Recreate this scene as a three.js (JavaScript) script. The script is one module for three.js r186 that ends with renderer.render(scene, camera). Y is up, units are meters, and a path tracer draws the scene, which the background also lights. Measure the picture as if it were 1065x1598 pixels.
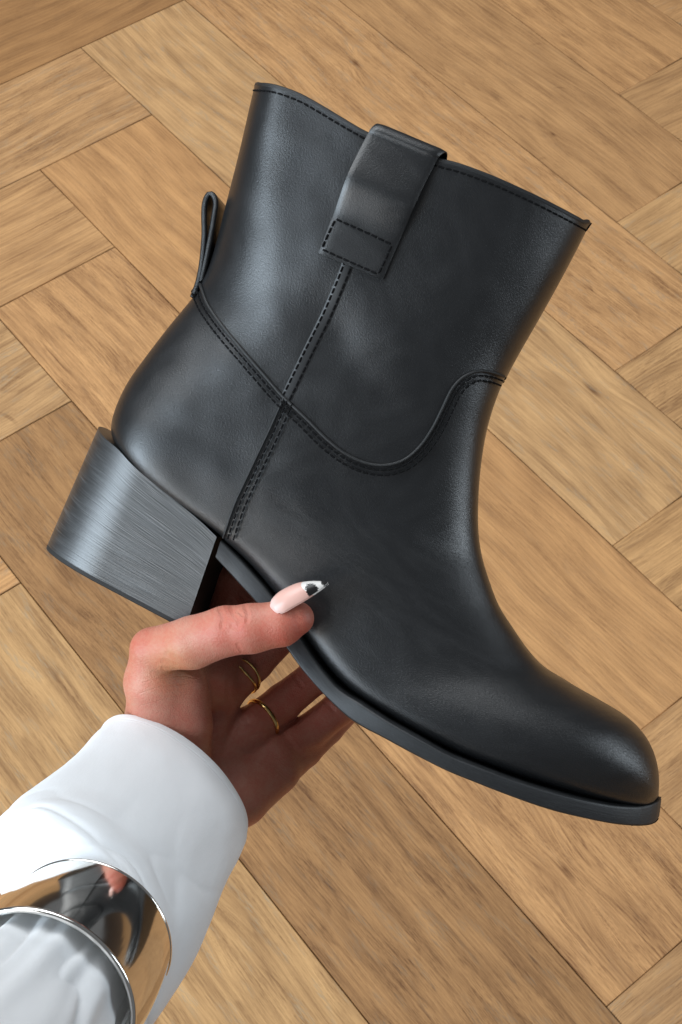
import * as THREE from 'three';
import { mergeGeometries, mergeVertices } from 'three/addons/utils/BufferGeometryUtils.js';
import { RectAreaLightUniformsLib } from 'three/addons/lights/RectAreaLightUniformsLib.js';
import { createNoise2D, createNoise3D } from 'simplex-noise';

// ------------------------------------------------------------------ camera, light, exposure
const scene = new THREE.Scene();
const V = (x, y, z) => new THREE.Vector3(x, y, z);
const EYE = V(0, 1.2217, 0);
const RIGHT = V(0.999899, 0.014216, 0), UP = V(-0.008127, 0.571592, -0.820498), BACK = V(-0.011665, 0.820415, 0.571649);
const camera = new THREE.PerspectiveCamera(37.818, 1065 / 1598, 0.02, 60);
camera.position.copy(EYE);
camera.quaternion.setFromRotationMatrix(new THREE.Matrix4().makeBasis(RIGHT, UP, BACK));
camera.focus = 0.62;
camera.userData.fStop = 60;
scene.add(camera);

scene.background = new THREE.Color(0.12, 0.124, 0.13);           // the even pale light of the surroundings
const EXPOSURE = 1.0;
RectAreaLightUniformsLib.init();
const WINDOWS = [   // position, looks at, width, height, colour, strength
  { at: V(-1.55, 1.45, 0.30), to: V(0, 0.75, -0.4), w: 0.9, h: 1.5, color: [0.74, 0.88, 1.0], power: 8.7, label: 'tall bright window on the left of the room' },
  { at: V(-1.35, 1.25, 1.15), to: V(0, 0.75, -0.4), w: 0.55, h: 1.5, color: [1.0, 0.98, 0.95], power: 5.5, label: 'narrow window on the left nearest the viewer' },
  { at: V(2.2, 1.35, -0.2), to: V(0, 0.75, -0.35), w: 0.42, h: 1.4, color: [0.82, 0.92, 1.0], power: 8, label: 'narrow dim window on the right of the room' },
  { at: V(-0.7, 2.4, -1.55), to: V(-0.5, 0, -1.2), w: 1.9, h: 1.7, color: [0.93, 0.97, 1.0], power: 4.4, label: 'square pale skylight in the ceiling overhead' },
];

// ------------------------------------------------------------------ helpers
function rng(seed) { let a = seed >>> 0; return () => { a = (a + 0x6d2b79f5) | 0; let t = Math.imul(a ^ (a >>> 15), 1 | a); t = (t + Math.imul(t ^ (t >>> 7), 61 | t)) ^ t; return ((t ^ (t >>> 14)) >>> 0) / 4294967296; }; }
const clamp = (x, a, b) => Math.min(b, Math.max(a, x)), lerp = (a, b, t) => a + (b - a) * t;
const smooth = (a, b, x) => { const t = clamp((x - a) / (b - a), 0, 1); return t * t * (3 - 2 * t); };
const n2 = createNoise2D(rng(11)), n3 = createNoise3D(rng(12));
function mesh(name, geometry, material, parent) {
  const m = new THREE.Mesh(geometry, material); m.name = name; m.castShadow = m.receiveShadow = true; parent.add(m); return m;
}
function thing(name, label, category, parent = scene) {
  const g = new THREE.Group(); g.name = name; g.userData = { label, category }; parent.add(g); return g;
}
function geo(pos, idx, uv) {
  const g = new THREE.BufferGeometry();
  g.setAttribute('position', new THREE.Float32BufferAttribute(pos, 3));
  if (uv) g.setAttribute('uv', new THREE.Float32BufferAttribute(uv, 2));
  g.setIndex(idx); g.computeVertexNormals(); return g;
}
function grid(rows, cols, fn, closed = false, uvf = null) {   // rows x cols points, fn(i, j) -> Vector3; closed joins the last column to the first
  const pos = [], uv = [], idx = [];
  for (let i = 0; i < rows; i++) for (let j = 0; j < cols; j++) { const p = fn(i, j); pos.push(p.x, p.y, p.z); const t = uvf ? uvf(i, j) : [j / (cols - 1), i / (rows - 1)]; uv.push(t[0], t[1]); }
  const n = closed ? cols : cols - 1;
  for (let i = 0; i < rows - 1; i++) for (let j = 0; j < n; j++) { const a = i * cols + j, b = i * cols + (j + 1) % cols, c = a + cols, d = b + cols; idx.push(a, b, d, a, d, c); }
  return geo(pos, idx, uv);
}
function dataTex(w, h, fn, srgb = false, repeat = true) {   // fn(x, y) -> [r, g, b] or number, 0..1
  const d = new Uint8Array(w * h * 4);
  for (let y = 0, o = 0; y < h; y++) for (let x = 0; x < w; x++, o += 4) { const c = fn(x, y); const a = typeof c === 'number'; d[o] = 255 * clamp(a ? c : c[0], 0, 1); d[o + 1] = 255 * clamp(a ? c : c[1], 0, 1); d[o + 2] = 255 * clamp(a ? c : c[2], 0, 1); d[o + 3] = 255; }
  const t = new THREE.DataTexture(d, w, h); t.magFilter = t.minFilter = THREE.LinearFilter;
  if (repeat) t.wrapS = t.wrapT = THREE.RepeatWrapping;
  if (srgb) t.colorSpace = THREE.SRGBColorSpace;
  t.needsUpdate = true; return t;
}
const tile = (x, y, px, py, sx, sy, f) => {   // noise that repeats every px, py
  const u = x / px * Math.PI * 2, v = y / py * Math.PI * 2, a = px / sx / (2 * Math.PI), b = py / sy / (2 * Math.PI);
  return f(Math.cos(u) * a + 7.1 * b * Math.sin(v) * 0 + Math.cos(v) * b * 1.37, Math.sin(u) * a + 3.3, Math.sin(v) * b);
};
function curve(points, n, closed = false) {
  const c = new THREE.CatmullRomCurve3(points, closed, 'centripetal'); return c.getSpacedPoints(n);
}
function poly(points) {   // monotone piecewise-cubic y(x) through [x, y] pairs
  const n = points.length, x = points.map((p) => p[0]), y = points.map((p) => p[1]), m = new Array(n).fill(0), d = [];
  for (let i = 0; i < n - 1; i++) d.push((y[i + 1] - y[i]) / (x[i + 1] - x[i]));
  for (let i = 1; i < n - 1; i++) m[i] = (d[i - 1] + d[i]) / 2;
  m[0] = d[0]; m[n - 1] = d[n - 2];
  for (let i = 1; i < n - 1; i++) m[i] = d[i - 1] * d[i] <= 0 ? 0 : (2 * d[i - 1] * d[i]) / (d[i - 1] + d[i]);
  return (t) => {
    if (t <= x[0]) return y[0] + m[0] * (t - x[0]); if (t >= x[n - 1]) return y[n - 1] + m[n - 1] * (t - x[n - 1]);
    let i = 0; while (t > x[i + 1]) i++;
    const h = x[i + 1] - x[i], s = (t - x[i]) / h, s2 = s * s, s3 = s2 * s;
    return (2 * s3 - 3 * s2 + 1) * y[i] + (s3 - 2 * s2 + s) * h * m[i] + (-2 * s3 + 3 * s2) * y[i + 1] + (s3 - s2) * h * m[i + 1];
  };
}

// ------------------------------------------------------------------ windows beyond the frame
{
  const glow = new THREE.MeshStandardMaterial({ color: 0x111111, roughness: 0.6 }), frameMat = new THREE.MeshStandardMaterial({ color: new THREE.Color(0.75, 0.75, 0.74), roughness: 0.5 });
  for (const w of WINDOWS) {
    const g = thing('window', w.label, 'window'); g.userData.kind = 'structure';
    g.position.copy(w.at); g.lookAt(w.to);                       // +z of the group faces the room
    const pm = glow.clone(); pm.emissive = new THREE.Color(...w.color); pm.emissiveIntensity = 0.8;
    const pane = mesh('pane', new THREE.PlaneGeometry(w.w, w.h), pm, g); pane.position.z = -0.01; pane.castShadow = false;
    const bars = [];
    for (const s of [-1, 1]) { bars.push(new THREE.BoxGeometry(0.07, w.h + 0.14, 0.08).translate(s * (w.w / 2 + 0.035), 0, -0.02), new THREE.BoxGeometry(w.w, 0.07, 0.08).translate(0, s * (w.h / 2 + 0.035), -0.02)); }
    mesh('frame', mergeGeometries(bars), frameMat, g);
    const l = new THREE.RectAreaLight(new THREE.Color(...w.color), w.power, w.w, w.h);
    l.position.copy(w.at).add(w.to.clone().sub(w.at).normalize().multiplyScalar(0.02)); l.lookAt(w.to); l.name = 'window_light';
    scene.add(l);
  }
}

// ------------------------------------------------------------------ herringbone floor
const PW = 0.16, PL = 0.96, U = V(0.62189, 0, 0.78311), W_ = V(0.78311, 0, -0.62189), ORG = V(-0.21302, 0, -1.44034);
function woodTexture(seed) {
  const R = rng(seed * 7919 + 13), nn = createNoise2D(rng(seed * 31 + 5)), NX = 1344, NY = 320, mm = 960 / NX;
  const flatSawn = R() < 0.62, off = R() * 900, yc = (R() - 0.5) * 120, slope = (R() - 0.5) * 0.16, z0 = 4 + R() * 26, ringMm = 7 + R() * 5;
  const warm = (R() - 0.5) * 0.10, dark = (R() - 0.5) * 0.17, streak = 0.6 + R() * 0.7, flecks = [], knots = [], grey = R() < 0.4 ? 1 : 0.2;
  if (R() < 0.4) for (let i = 0, n = 2 + R() * 5; i < n; i++) flecks.push([R() * 960, R() * 160, 6 + R() * 9, 1.0 + R() * 1.5, 0.9 + (R() - 0.5) * 0.8, 0.2 + R() * 0.35]);
  for (let i = 0, n = Math.floor(R() * 2.6); i < n; i++) knots.push([60 + R() * 840, 15 + R() * 130, 2.5 + R() * 5]);
  const col = new Float32Array(NX * NY * 3), hgt = new Float32Array(NX * NY);
  for (let j = 0; j < NY; j++) for (let i = 0; i < NX; i++) {
    const x = i * mm, y = j * 160 / NY, bend = nn(x / 460, off) * 9 + nn(x / 190, y / 120 + off) * 2.2;
    let gy = y + bend, kd = 0;
    for (const k of knots) { const dx = (x - k[0]) / 3, dy = y - k[1], r2 = dx * dx + dy * dy, e = Math.exp(-r2 / (k[2] * k[2] * 7)); gy += dy * e * 1.3; kd += Math.exp(-r2 / (k[2] * k[2] * 0.3)); }
    let late = 0;
    if (flatSawn) { const wy = gy - 80 - yc, zz = z0 + slope * x + nn(x / 420 + 40, off) * 24, r = Math.sqrt(wy * wy + zz * zz) / ringMm + nn(x / 120, gy / 9 + 300) * 0.3, f = r - Math.floor(r); late = Math.pow(f, 2.2) * (1 - smooth(0.86, 1, f)) * (0.5 + 0.5 * nn(x / 220 + 9, gy / 30)); }
    const l1 = nn(x / 230, gy / 3.6 + 50), s1 = nn(x / 26, gy / 1.2 + off), s2 = nn(x / 95, gy / 1.9 + 400), s3 = nn(x / 15, gy / 0.9 + 700), patch = 0.5 + 0.5 * nn(x / 110 + 60, gy / 22 - off);
    const pore = smooth(0.12, 0.55, s1) * 0.62 + smooth(0.15, 0.7, s2) * 0.42 + smooth(0.25, 0.7, s3) * 0.38;
    const band = nn(x / 420 + 3, gy / 26 + off), blot = nn(x / 80 + 50, gy / 20 - off);
    let t = 0.27 + dark + 0.12 * band + 0.36 * late + 0.14 * l1 + 0.33 * pore * streak * (0.3 + 0.85 * patch) + 0.12 * blot; const ceruse = grey * smooth(0.2, 0.8, nn(x / 70 + 800, gy / 14)) * smooth(-0.1, 0.6, s3) * 0.55;
    for (const k of flecks) { const dx = x - k[0], dy = y - k[1], c = Math.cos(k[4]), q = Math.sin(k[4]), u = (dx * c + dy * q) / k[2], v = (-dx * q + dy * c + 2.5 * u * u) / k[3]; if (u * u < 1 && v * v < 1.5) t += k[5] * 0.5 * (1 - u * u) * smooth(1.2, 0.3, v * v); }
    t += 0.55 * clamp(kd, 0, 1); t = clamp(t, 0, 1.15);
    const q = (j * NX + i) * 3;   // linear base colours: pale oak to brown grain
    col[q] = lerp(0.64, 0.165, t) * (1 + warm * 0.5); col[q + 1] = lerp(0.374, 0.075, t) * (1 - warm * 0.12); col[q + 2] = lerp(0.166, 0.029, t) * (1 - warm * 0.9);
    for (let c = 0; c < 3; c++) col[q + c] = lerp(col[q + c], [0.36, 0.28, 0.19][c], ceruse);
    hgt[j * NX + i] = clamp(0.8 - 0.5 * pore - 0.15 * late, 0, 1);
  }
  const g = (x) => (x <= 0.0031308 ? 12.92 * x : 1.055 * Math.pow(x, 1 / 2.4) - 0.055);
  const map = dataTex(NX, NY, (x, y) => { const q = (y * NX + x) * 3; return [g(col[q]), g(col[q + 1]), g(col[q + 2])]; }, true);
  const bump = dataTex(NX, NY, (x, y) => hgt[y * NX + x]);
  return new THREE.MeshPhysicalMaterial({ name: 'oak', map, bumpMap: bump, bumpScale: 0.0003, roughness: 0.7, specularIntensity: 0.6, color: 0xffffff });
}
{
  const woods = []; for (let i = 0; i < 18; i++) woods.push(woodTexture(i + 1));
  const floor = mesh('floor', new THREE.BoxGeometry(7, 0.05, 7).translate(0, -0.034, -1.4), new THREE.MeshStandardMaterial({ color: new THREE.Color(0.10, 0.055, 0.028), roughness: 0.9 }), scene);
  floor.userData = { kind: 'structure', label: 'herringbone floor of warm oak planks under the boot' };
  const T = 0.012, c = 0.0008, gap = 0.00035;   // plank with chamfered top edges
  function plankGeo(fu, fv) {
    const x = PL / 2 - gap, z = PW / 2 - gap, pos = [], uv = [], idx = [];
    const ring = (dx, y) => { for (const [a, b] of [[-1, -1], [1, -1], [1, 1], [-1, 1]]) { const px = a * (x - dx), pz = b * (z - dx); pos.push(px, y, pz); uv.push((px / PL + 0.5) * fu, (pz / PW + 0.5) * fv); } };
    ring(0, -T); ring(0, -c); ring(c, 0); ring(c, 0);
    for (const k of [0, 4]) for (let i = 0; i < 4; i++) { const a = k + i, b = k + (i + 1) % 4; idx.push(a, a + 4, b + 4, a, b + 4, b); }
    idx.push(12, 15, 14, 12, 14, 13);
    return geo(pos, idx, uv);
  }
  const shapes = [plankGeo(1, 1), plankGeo(-1, 1), plankGeo(1, -1), plankGeo(-1, -1)];
  const TONE = { '1,2,-3': 0.66, '1,1,-2': 0.95, '1,0,-1': 0.86, '1,-1,0': 1.05, '1,-2,1': 0.92, '1,3,-4': 1.02, '0,-2,-5': 0.62, '0,-1,-6': 0.92, '0,0,-7': 0.98, '0,1,-8': 1.0, '0,6,-1': 0.92, '0,5,0': 1.0, '0,4,1': 1.05, '0,3,2': 1.05, '0,2,3': 0.88 };
  const tinted = (m, t, w) => { const k = m.clone(); k.color.setRGB(Math.min(1, t * 1.04), Math.min(1, Math.pow(t, 1.14) * (1 - 0.025 * w)), Math.min(1, Math.pow(t, 1.38) * (1 - 0.07 * w))); return k; };
  const R = rng(77), ang = Math.atan2(-U.z, U.x); let n = 0;
  const add = (u, v, alongU, hash) => {
    const cx = alongU ? u + PL / 2 : u + PW / 2, cz = alongU ? v + PW / 2 : v + PL / 2;
    const p = ORG.clone().addScaledVector(U, cx).addScaledVector(W_, cz);
    if (Math.hypot(p.x, p.z + 0.95) > 2.1) return;
    const m = mesh(n ? 'plank_' + String(n).padStart(3, '0') : 'plank', shapes[Math.floor(R() * 4)], tinted(woods[hash % woods.length], TONE[[alongU ? 1 : 0, Math.round(u / PW), Math.round(v / PW)].join()] ?? 0.86 + R() * 0.18, R()), floor); n++;
    m.position.copy(p); m.rotation.y = ang + (alongU ? 0 : Math.PI / 2); m.position.y = -(R() * 0.0002);
  };
  for (let k = -40; k <= 40; k++) for (let m = -4; m <= 4; m++) {
    // plank along U starts at (k, -k-1) widths; plank along V starts at (k-1, ...) ; the pattern repeats every 2L/w widths
    const u = k + m * 6, v = -k - 1 + m * 6;
    add(u * PW, v * PW, true, Math.abs(k * 7 + m * 13 + 400) * 5);
    add((u - 1) * PW, (v + 1 - 6) * PW, false, Math.abs(k * 11 + m * 5 + 700) * 7 + 3);
  }
}

// ------------------------------------------------------------------ what is held: x to the right, y up, z towards the viewer, origin 0.65 m in front of the eye
const DIST = 0.65, FOC = 2332.5, K = DIST / FOC;
const held = (g) => { g.position.copy(EYE).addScaledVector(BACK, -DIST); g.quaternion.setFromRotationMatrix(new THREE.Matrix4().makeBasis(RIGHT, UP, BACK)); return g; };
const at = (px, py, z) => V((px - 532.5) / FOC * (DIST - z), (799 - py) / FOC * (DIST - z), z);
const toPx = (p) => [532.5 + FOC * p.x / (DIST - p.z), 799 - FOC * p.y / (DIST - p.z)];

// ------------------------------------------------------------------ boot
const YAW = 0.10, PITCH = 0.0, BN = V(-YAW, -PITCH, 1).normalize();   // normal of the boot's middle plane
function bp(px, py, off) { const X = (px - 532.5) / FOC, Y = (799 - py) / FOC, nn = Math.hypot(YAW, PITCH, 1), m = YAW * X + PITCH * Y; const z = (nn * off + m * DIST) / (1 + m); return at(px, py, z); }
const mirror = (p) => p.clone().addScaledVector(BN, -2 * BN.dot(p));
const mm = 0.001;
// sections from the shaft's top to the toe: back or bottom point, its offset from the middle plane, front point, half width (mm), place of the widest, roundness towards back and front
const SEC = [
  [419, 84, 0, 951, 289, 43, 0.12, 2.4, 2.7], [407, 131, 0, 919, 353, 42.5, 0.12, 2.4, 2.7], [392, 190, 0, 887, 417, 42, 0.13, 2.4, 2.7], [379, 250, 0, 854, 476, 41, 0.15, 2.35, 2.7], [357, 318, 0, 821, 534, 40, 0.2, 2.25, 2.7], [341, 385, 0, 794, 580, 39, 0.27, 2.1, 2.7],
  [323, 435, 0, 781, 612, 38.5, 0.33, 2, 2.7], [300, 465, 0, 770, 642, 38, 0.37, 1.95, 2.7], [280, 488, 0, 762, 672, 37.5, 0.37, 1.95, 2.7], [254, 520, 0, 756, 702, 37, 0.34, 2.05, 2.7], [226, 559, 0, 751.5, 738, 36.8, 0.3, 2.1, 2.7], [205, 587, 0, 749, 775, 36.6, 0.26, 2.15, 2.7],
  [191, 613, 0, 748, 815, 36.4, 0.23, 2.2, 2.7], [180, 647, 0, 750, 845, 36.2, 0.21, 2.4, 2.7], [173, 680, 0, 755, 870, 36, 0.21, 2.8, 2.7], [184, 717, 0.6, 759, 885, 36, 0.22, 3.6, 2.7], [201, 740, 0.85, 764, 899, 36, 0.22, 4.2, 2.7], [250, 778, 0.9, 773, 927, 36, 0.24, 4.7, 2.7],
  [307, 821, 0.9, 783, 950, 35.5, 0.23, 3.7, 2.7], [347, 851, 0.9, 794, 966, 35, 0.22, 3.7, 2.7], [382, 885, 0.9, 805, 982, 35, 0.22, 3.7, 2.7], [424, 935, 0.9, 818, 1003, 35.5, 0.22, 3.7, 2.7], [470, 1007, 0.9, 835, 1024, 37, 0.22, 3.7, 2.7], [496, 1045, 0.9, 849, 1039, 38.5, 0.23, 3.7, 2.5],
  [525, 1077, 0.9, 865, 1049.5, 40, 0.24, 3.7, 2.5], [559, 1100, 0.9, 882, 1058.5, 41.5, 0.25, 3.7, 2.5], [602, 1129, 0.9, 900, 1071, 43, 0.26, 3.7, 2.5], [650, 1156, 0.9, 918, 1081, 44, 0.28, 3.7, 2.5], [697, 1182, 0.9, 936, 1091, 44, 0.3, 3.7, 2.5], [745, 1201, 0.9, 955, 1102, 43.5, 0.32, 3.7, 2.5],
  [802, 1222, 0.9, 975, 1113.5, 41.5, 0.34, 3.7, 2.5], [863, 1239, 0.88, 993, 1127, 38, 0.36, 3.7, 2.2], [916, 1253, 0.85, 1010, 1146, 33, 0.38, 3.7, 2.2], [963, 1261, 0.8, 1021, 1167, 26.5, 0.4, 3.7, 2.2], [1001, 1262, 0.7, 1028, 1193, 18, 0.42, 3.6, 2.2], [1018, 1256, 0.5, 1030, 1215, 10.5, 0.45, 2.8, 2.2],
  [1029, 1247, 0.2, 1030, 1232, 3, 0.5, 2, 2],
];
const sect = (() => {
  const P = SEC.map((s) => ({ b: bp(s[0], s[1], s[2] * s[5] * mm).addScaledVector(BN, 0), f: bp(s[3], s[4], 0) }));
  for (const [i, s] of SEC.entries()) { const p = P[i]; p.b.addScaledVector(BN, -BN.dot(p.b)); p.w = s[5] * mm; p.m = s[6]; p.nb = s[7]; p.nf = s[8]; }
  const cb = new THREE.CatmullRomCurve3(P.map((p) => p.b), false, 'centripetal'), cf = new THREE.CatmullRomCurve3(P.map((p) => p.f), false, 'centripetal'), N = P.length - 1;
  const par = ['w', 'm', 'nb', 'nf'].map((k) => { const f = poly(P.map((p, i) => [i, p[k]])); return f; });
  return (t) => { const u = t / N; return { b: cb.getPoint(u), f: cf.getPoint(u), w: Math.max(0.0004, par[0](t)), m: par[1](t), nb: par[2](t), nf: par[3](t), c: 0.28 * (1 - smooth(8, 16, t)) }; };
})();
const NSEC = SEC.length - 1;
function girth(q, s) { return q.c ? (1 - q.c) * bulge(q, s, q.m) + q.c * bulge({ ...q, nb: 2 }, s, 0.55) : bulge(q, s, q.m); }
function bulge(q, s, m) { return s < m ? Math.pow(Math.max(0, 1 - Math.pow((m - s) / m, q.nb)), 1 / q.nb) : Math.pow(Math.max(0, 1 - Math.pow((s - m) / (1 - m), q.nf)), 1 / q.nf); }
const ROWS = 260, COLS = 72;
function bootLoft(shrink = 0, t1 = NSEC) {
  const pos = [], uv = [], idx = [], cols = COLS * 2, o = V(0, 0, 0), base = new Float32Array(ROWS * cols * 3), gir = new Float32Array(ROWS * cols), ts = [];
  for (let i = 0; i < ROWS; i++) {
    const t = t1 * i / (ROWS - 1), q = sect(t), len = q.b.distanceTo(q.f), dir = q.f.clone().sub(q.b).normalize(); ts.push(t);
    for (let j = 0; j < cols; j++) {
      const side = j < COLS ? 1 : -1, a = j < COLS ? j / COLS : 1 - (j - COLS) / COLS, s = 0.5 - 0.5 * Math.cos(Math.PI * a), ss = shrink / len;   // a: 0 at back, 1 at front
      const g = girth(q, s); gir[i * cols + j] = g;
      o.copy(q.b).addScaledVector(dir, len * (ss + s * (1 - 2 * ss))).addScaledVector(BN, (q.w - shrink) * g * side).toArray(base, (i * cols + j) * 3);
    }
  }
  for (let n = 0; n < 45; n++) { const c = base.slice(); for (let i = 1; i < ROWS - 1; i++) { const k = 0.5 * (1 - smooth(NSEC - 4, NSEC - 1, ts[i])); for (let j = 0; j < cols * 3; j++) { const m = i * cols * 3 + j; base[m] = lerp(c[m], (c[m - cols * 3] + c[m + cols * 3]) / 2, k); } } }   // even out the run from section to section
  let run = 0, prev = null;
  for (let i = 0; i < ROWS; i++) {
    const t = ts[i], mid = V(0, 0, 0).fromArray(base, (i * cols + (COLS >> 1)) * 3); if (prev) run += mid.distanceTo(prev); prev = mid;
    let arc = 0, last = null;
    for (let j = 0; j < cols; j++) {
      const side = j < COLS ? 1 : -1, far = side < 0 ? 40 : 0, g = gir[i * cols + j], vamp = smooth(14, 24, t) * (1 - smooth(29, 33, t)); o.fromArray(base, (i * cols + j) * 3);
      // soft unevenness of the leather
      const d = 0.0006 * n3(o.x * 16 + far, o.y * 16, 1.7) + 0.0002 * n3(o.x * 45 + far, o.y * 45, 5) + vamp * 0.00007 * n3((o.x + o.y) * 190 + far, (o.x - o.y) * 90, 9);
      const dent = -0.0009 * Math.exp(-(((o.x + 0.005) / 0.02) ** 2 + ((o.y - 0.07) / 0.03) ** 2)) - 0.0010 * Math.exp(-(((o.x - 0.012) / 0.012 + (o.y - 0.052) / 0.02) ** 2) - ((o.y - 0.055) / 0.03) ** 2);
      o.addScaledVector(BN, side * g * (d * (1 - 0.93 * smooth(13, 21, t)) + dent));
      if (last) arc += o.distanceTo(last); last = last ? last.copy(o) : o.clone();
      pos.push(o.x, o.y, o.z); uv.push(run / 0.06, arc / 0.06);
    }
  }
  for (let i = 0; i < ROWS - 1; i++) for (let j = 0; j < cols; j++) { const a = i * cols + j, b = i * cols + (j + 1) % cols, c = a + cols, d = b + cols; idx.push(a, b, d, a, d, c); }
  return geo(pos, idx, uv);
}
const loft = bootLoft();
// the near side seen in the side view: a lookup of surface points and normals
const sideView = (p) => toPx(BN.dot(p) < 0 ? mirror(p) : p);
const surf = (() => {
  const P = loft.attributes.position, N = loft.attributes.normal, I = loft.index.array, cells = new Map(), C = 24, pts = [];
  const v = V(0, 0, 0); for (let i = 0; i < P.count; i++) { v.fromBufferAttribute(P, i); const q = toPx(v); pts.push([q[0], q[1], BN.dot(v)]); }
  for (let k = 0; k < I.length; k += 3) {
    const t = [pts[I[k]], pts[I[k + 1]], pts[I[k + 2]]]; if (Math.min(t[0][2], t[1][2], t[2][2]) < -1e-4) continue;
    const x0 = Math.floor(Math.min(t[0][0], t[1][0], t[2][0]) / C), x1 = Math.floor(Math.max(t[0][0], t[1][0], t[2][0]) / C), y0 = Math.floor(Math.min(t[0][1], t[1][1], t[2][1]) / C), y1 = Math.floor(Math.max(t[0][1], t[1][1], t[2][1]) / C);
    for (let x = x0; x <= x1; x++) for (let y = y0; y <= y1; y++) { const h = x * 1000 + y; if (!cells.has(h)) cells.set(h, []); cells.get(h).push(k); }
  }
  return (px, py, lift = 0) => {
    let best = null, bd = -1, near = null, nd = 1e9;
    for (const k of cells.get(Math.floor(px / C) * 1000 + Math.floor(py / C)) ?? []) {
      const a = pts[I[k]], b = pts[I[k + 1]], c = pts[I[k + 2]], den = (b[1] - c[1]) * (a[0] - c[0]) + (c[0] - b[0]) * (a[1] - c[1]); if (Math.abs(den) < 1e-9) continue;
      const u = ((b[1] - c[1]) * (px - c[0]) + (c[0] - b[0]) * (py - c[1])) / den, w = ((c[1] - a[1]) * (px - c[0]) + (a[0] - c[0]) * (py - c[1])) / den, z = 1 - u - w, e = Math.min(u, w, z);
      if (e >= -1e-4) { const off = u * a[2] + w * b[2] + z * c[2]; if (off > bd) { bd = off; best = [k, u, w, z]; } }
      const dd = (a[0] - px) ** 2 + (a[1] - py) ** 2; if (dd < nd) { nd = dd; near = [k, 1, 0, 0]; }
    }
    best = best ?? near; if (!best) return null;
    const p = V(0, 0, 0), n = V(0, 0, 0); for (let i = 0; i < 3; i++) { v.fromBufferAttribute(P, I[best[0] + i]); p.addScaledVector(v, best[i + 1]); v.fromBufferAttribute(N, I[best[0] + i]); n.addScaledVector(v, best[i + 1]); }
    n.normalize(); if (n.dot(BN) < 0) n.negate();
    return { p: p.addScaledVector(n, lift), n };
  };
})();
// cut a geometry where f(vertex) changes sign; returns [negative part, positive part]
function split(g, f) {
  const P = g.attributes.position, N = g.attributes.normal, T = g.attributes.uv, I = g.index.array, v = V(0, 0, 0), val = new Float32Array(P.count);
  for (let i = 0; i < P.count; i++) val[i] = f(v.fromBufferAttribute(P, i));
  const out = [0, 1].map(() => ({ pos: [], nor: [], uv: [], idx: [], map: new Map() }));
  const vert = (o, a, b) => {   // vertex a, or the cut between a and b
    const key = b === undefined ? a : a < b ? a * 1e7 + b + 1e9 : b * 1e7 + a + 1e9; if (o.map.has(key)) return o.map.get(key);
    const t = b === undefined ? 0 : val[a] / (val[a] - val[b]), c = b ?? a, n = o.pos.length / 3;
    for (let k = 0; k < 3; k++) { o.pos.push(lerp(P.array[a * 3 + k], P.array[c * 3 + k], t)); o.nor.push(lerp(N.array[a * 3 + k], N.array[c * 3 + k], t)); }
    for (let k = 0; k < 2; k++) o.uv.push(lerp(T.array[a * 2 + k], T.array[c * 2 + k], t));
    o.map.set(key, n); return n;
  };
  for (let k = 0; k < I.length; k += 3) {
    const t = [I[k], I[k + 1], I[k + 2]], s = t.map((i) => val[i] > 0);
    if (s[0] === s[1] && s[1] === s[2]) { const o = out[s[0] ? 1 : 0]; o.idx.push(...t.map((i) => vert(o, i))); continue; }
    let r = 0; while (s[r] === s[(r + 1) % 3] || s[r] === s[(r + 2) % 3]) r++;   // r: the lone vertex
    const a = t[r], b = t[(r + 1) % 3], c = t[(r + 2) % 3], o = out[s[r] ? 1 : 0], p = out[s[r] ? 0 : 1];
    o.idx.push(vert(o, a), vert(o, a, b), vert(o, a, c)); p.idx.push(vert(p, a, b), vert(p, b), vert(p, c), vert(p, a, b), vert(p, c), vert(p, a, c));
  }
  return out.map((o) => { const r = new THREE.BufferGeometry(); r.setAttribute('position', new THREE.Float32BufferAttribute(o.pos, 3)); r.setAttribute('normal', new THREE.Float32BufferAttribute(o.nor, 3)); r.setAttribute('uv', new THREE.Float32BufferAttribute(o.uv, 2)); r.setIndex(o.idx); return r; });
}
function inflate(g, d) { const P = g.attributes.position, N = g.attributes.normal; for (let i = 0; i < P.count; i++) { const l = Math.hypot(N.getX(i), N.getY(i), N.getZ(i)) || 1; P.setXYZ(i, P.getX(i) + N.getX(i) / l * d, P.getY(i) + N.getY(i) / l * d, P.getZ(i) + N.getZ(i) / l * d); } return g; }
function mirrored(g) {   // the same on the boot's far side
  const r = g.clone(), P = r.attributes.position, v = V(0, 0, 0); for (let i = 0; i < P.count; i++) { const q = mirror(v.fromBufferAttribute(P, i)); P.setXYZ(i, q.x, q.y, q.z); }
  const I = r.index.array.slice(); for (let k = 0; k < I.length; k += 3) [I[k], I[k + 1]] = [I[k + 1], I[k]]; r.setIndex(new THREE.BufferAttribute(I, 1)); r.computeVertexNormals(); return r;
}
const both = (g) => mergeGeometries([g, mirrored(g)]);

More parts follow.
